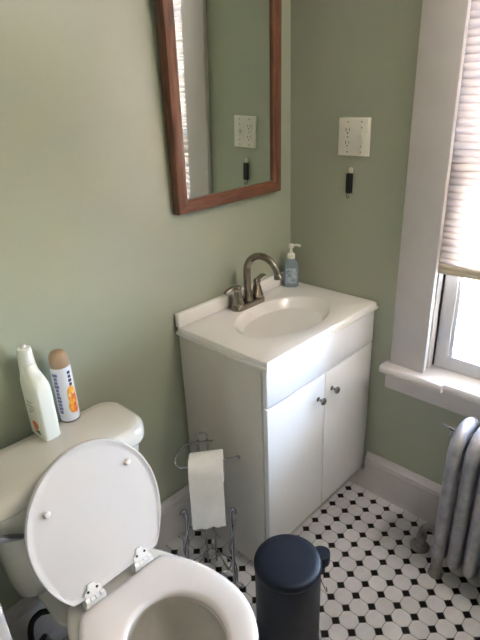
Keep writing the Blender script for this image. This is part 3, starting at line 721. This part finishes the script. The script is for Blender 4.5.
bm = bmesh.new(); ball(bm, sp(.113, .060, ST-.0555), .007); ball(bm, sp(.103, .060, ST-.0575), .005); link('ball_tip', bm, M['chrome'], am, 80)
bm = bmesh.new(); ring = [sp(.070*math.cos(a), .040+.045*math.sin(a), .040) for a in [2*PI*k/40 for k in range(40)]]; tube(bm, ring, .003, 8, closed=True); link('base_ring', bm, M['chrome'], st, 60)
bm = bmesh.new(); ring = [sp(.028*math.cos(a), .020*math.sin(a), .045) for a in [2*PI*k/24 for k in range(24)]]; tube(bm, ring, .003, 8, closed=True); link('post_ring', bm, M['chrome'], st, 60)
for sg in (-1, 1):
    bm = bmesh.new()
    lg = smoothpts([sp(sg*.094, .006, .236), sp(sg*.090, .003, .250), sp(sg*.081, .0, .250), sp(sg*.077, .004, .225), sp(sg*.079, .025, .17), sp(sg*.080, .06, .10), sp(sg*.080, .088, .04), sp(sg*.080, .098, .012)], 6)
    tube(bm, lg, .0062, 10); leg = link('leg', bm, M['chrome'], st, 60)
    bm = bmesh.new(); tw = []
    for k in range(25):
        t = k/24; a = t*2*PI*1.1; c0 = sp(sg*.079, .010+.085*t, .215-.195*t)
        tw.append(c0+UD*(.011*math.cos(a))+VDn*(.010*math.sin(a)))
    tube(bm, tw, .0042, 8); link('twist_wire', bm, M['chrome'], leg, 60)
    bm = bmesh.new()
    tube(bm, smoothpts([sp(sg*.080, .096, .012), sp(sg*.090, .104, .020), sp(sg*.104, .108, .018), sp(sg*.110, .110, .0075), sp(sg*.103, .112, .0045), sp(sg*.096, .112, .009)], 6), .0036, 10); link('scroll_foot', bm, M['chrome'], leg, 60)
    bm = bmesh.new(); tube(bm, smoothpts([sp(sg*.020, .0, .047), sp(sg*.035, .020, .044), sp(sg*.055, .055, .040), sp(sg*.078, .082, .040)], 6), .0032, 8); link('brace_wire', bm, M['chrome'], st, 60)
bm = bmesh.new(); tube(bm, smoothpts([sp(0, -.02, .045), sp(0, -.045, .040), sp(0, -.062, .015), sp(0, -.070, .0045), sp(0, -.078, .008)], 6), .0036, 8); link('rear_foot', bm, M['chrome'], st, 60)
# roll hung on the arm
RC = sp(.012, .060, ST-.0748); ROLLR, CORER = .051, .020; UA = (UD+Vector((0, 0, .10))).normalized()
CZr = RC - Vector((0, 0, CORER-.004))
roll = thing('toilet_paper_roll', CZr, 'white toilet paper roll with a long hanging sheet', 'toilet paper')
rw = .0535
WA = UA.cross(Vector((0, 0, 1))).normalized(); 
def rp(u, a, r): return CZr + UA*u + (VDn*math.cos(a)+Vector((0, 0, 1))*math.sin(a))*r
def ringroll(u, r, n=40): return [rp(u, 2*PI*k/n, r) for k in range(n)]
bm = bmesh.new(); vs = [[bm.verts.new(p) for p in ringroll(u, r)] for u, r in ((-rw, CORER), (-rw, ROLLR-.002), (-rw+.002, ROLLR), (rw-.002, ROLLR), (rw, ROLLR-.002), (rw, CORER))]; 
for a, b in zip(vs, vs[1:]):
    for i in range(40): bm.faces.new((a[i], a[(i+1) % 40], b[(i+1) % 40], b[i]))
link('paper_windings', bm, M['paper'], roll, 40)
bm = bmesh.new(); vs = [[bm.verts.new(p) for p in ringroll(u, r)] for u, r in ((-rw, CORER), (rw, CORER), (rw, CORER-.0015), (-rw, CORER-.0015))]; vs.append(vs[0])
for a, b in zip(vs, vs[1:]):
    for i in range(40): bm.faces.new((a[i], a[(i+1) % 40], b[(i+1) % 40], b[i]))
link('cardboard_core', bm, M['card'], roll, 40)
bm = bmesh.new(); rows = []
sheet = [(PI/2-.25-k*.16, ROLLR+.0008+.0003*k) for k in range(9)]
cen = [rp(0, a, r) for a, r in sheet]; last = cen[-1]
prof = cen + [last + Vector((0, 0, -.0115*k)) + VDn*(.004*math.sin(k*.55)*min(1, k/5)+.0008*k) for k in range(1, 17)]
for th in (0, .0008):
    rows.append([[bm.verts.new(p+UA*u*rw+VDn*th+VDn*(.0015*math.sin(u*5+i*.4))+Vector((0, 0, (.004*math.sin(u*9) if i == len(prof)-1 else 0)))) for u in [-1+2*k/8 for k in range(9)]] for i, p in enumerate(prof)])
for ly in rows:
    for a, b in zip(ly, ly[1:]):
        for i in range(8): bm.faces.new((a[i], a[i+1], b[i+1], b[i]))
link('hanging_sheet', bm, M['paper'], roll, 70)

# ================================================================ TRASH CAN
tx_, ty_, TR_, TH = -.757, -.597, .0935, .351
bn = thing('trash_can', (tx_, ty_, 0), 'round dark navy step trash can on the tile floor', 'trash can')
bm = bmesh.new(); lathe(bm, [(TR_-.001, .022), (TR_+.001, .024), (TR_+.001, TH-.027), (TR_-.002, TH-.025)], (tx_, ty_), 48); link('body', bm, M['bin'], bn, 50)
bm = bmesh.new(); lathe(bm, [(TR_, .0005), (TR_+.003, .003), (TR_+.003, .018), (TR_-.002, .0225)], (tx_, ty_), 48); link('base_ring', bm, M['black'], bn, 40)
bm = bmesh.new(); lathe(bm, [(TR_-.004, TH-.0245), (TR_+.002, TH-.023), (TR_+.003, TH-.020), (TR_+.003, TH-.010), (TR_+.0005, TH-.005), (TR_-.006, TH-.0015), (TR_-.02, TH+.0005), (.0, TH+.0015)], (tx_, ty_), 48); lidb = link('lid', bm, M['bin'], bn, 40)
HD = Vector((.84, -.54, 0)).normalized(); HS = Vector((-HD.y, HD.x, 0)); TC_ = Vector((tx_, ty_, 0))
bm = bmesh.new()
hr = rrect(.027, .027, .0265, 8)
loft(bm, [[TC_+HD*(TR_+.006+b)+HS*a*s+Vector((0, 0, z)) for a, b in hr] for z, s in ((TH-.040, .8), (TH-.036, 1), (TH-.011, 1), (TH-.006, .93), (TH-.004, .8))]); link('hinge_housing', bm, M['bin'], bn, 40)
bm = bmesh.new(); loft(bm, [[TC_+HD*(TR_+.004+b*.6)+HS*a*.6+Vector((0, 0, z)) for a, b in hr] for z in (TH-.0405, TH-.075)]); link('hinge_bracket', bm, M['bin'], bn, 40)
bm = bmesh.new(); hpn = [TC_+HD*(TR_+.005+.012*math.sin(a))+HS*(.05*math.cos(a))+Vector((0, 0, TH-.085-.055*math.sin(a))) for a in [PI*k/14 for k in range(15)]]
tube(bm, hpn, .0016, 8); link('carry_wire', bm, M['nickel'], bn)
bm = bmesh.new(); rr = rrect(.026, .02, .008, 4); loft(bm, [[TC_-HD*(TR_+.016+b)+HS*a+Vector((0, 0, z)) for a, b in rr] for z in (.010, .016)]); link('pedal', bm, M['black'], bn)

# ================================================================ RADIATOR
rad = thing('radiator', (-.15, -1.03, 0), 'silver painted cast iron column radiator under the window', 'radiator')
RY0_, RSP, RN = -.826, .0515, 9
XFr, XBk = -.226, -.072
def section(y, ends):
    bm = bmesh.new()
    xm = (XFr+XBk)/2
    arch = [(XFr, .10), (XFr, .28), (XFr, .46)] + [(xm+(XFr-xm)*math.cos(a), .512+.066*math.sin(a)) for a in [PI*k/10 for k in range(0, 11)]] + [(XBk, .46), (XBk, .28), (XBk, .10)]
    low = [(xm+(XBk-xm)*math.cos(a), .10-.028*math.sin(a)) for a in [PI*k/10 for k in range(1, 10)]]
    loop = arch+low
    tube(bm, [(x, y, z) for x, z in loop], .0225, 14, closed=True, flat=(1, .92))
    tube(bm, [(xm, y, .07), (xm, y, .35), (xm, y, .57)], .0215, 12, flat=(1, .95))
    ball(bm, (xm, y, .55), .052, (1.35, .40, .9), 16); ball(bm, (xm, y, .105), .050, (1.35, .40, .75), 16)
    s = link('radiator_section', bm, M['iron'], rad, 60)
    for zz in (.115, .54): link('hub', lathe(bmesh.new(), [(.022, 0), (.022, RSP)], n=16, ax=axis((xm, y-RSP/2, zz), (0, 1, 0))), M['ironf'], s)
    if ends:
        for x in (XFr, XBk):
            bm = bmesh.new(); lathe(bm, [(.024, .0004), (.025, .006), (.020, .02), (.018, .05), (.021, .10)], (x, y), 16); link('foot', bm, M['ironf'], s, 50)
    return s
for k in range(RN): section(RY0_-k*RSP, k in (0, RN-1))
xm = (XFr+XBk)/2
bvx, bvz = XFr+.042, .572
bm = bmesh.new(); tube(bm, [(bvx, RY0_+.010, bvz), (bvx, RY0_+.040, bvz+.004)], .005, 10); bv = link('bleed_valve', bm, M['chrome'], rad)
link('valve_key', tube(bmesh.new(), [(bvx, RY0_+.0405, bvz+.004), (bvx+.002, RY0_+.062, bvz+.008)], .0032, 8), M['chrome'], bv)
link('drip_spout', tube(bmesh.new(), [(bvx, RY0_+.032, bvz-.002), (bvx, RY0_+.033, bvz-.020), (bvx, RY0_+.040, bvz-.025)], .003, 8), M['chrome'], bv)
# supply pipe with floor flange and union
pipe = link('supply_pipe', tube(bmesh.new(), smoothpts([(xm, -.732, .002), (xm, -.732, .05), (xm, -.736, .085), (xm, -.752, .108), (xm, -.785, .113), (xm, RY0_+.015, .114)], 6), .0135, 14), M['ironf'], rad, 60)
bm = bmesh.new(); lathe(bm, [(.036, .0004), (.036, .003), (.033, .007), (.025, .010), (.022, .016), (.015, .017)], (xm, -.732), 24); fl = link('floor_flange', bm, M['ironf'], rad, 40)
bm = bmesh.new(); lathe(bm, [(.016, 0), (.021, .002), (.021, .014), (.016, .016)], n=6, ax=axis((xm, -.776, .112), (0, -1, 0))); link('union_nut', bm, M['ironf'], rad, 20)
bm = bmesh.new(); lathe(bm, [(.018, .0), (.019, .004), (.019, .016), (.015, .02)], n=16, ax=axis((xm, -.735, .045), (0, -.05, 1))); link('pipe_collar', bm, M['ironf'], rad, 30)
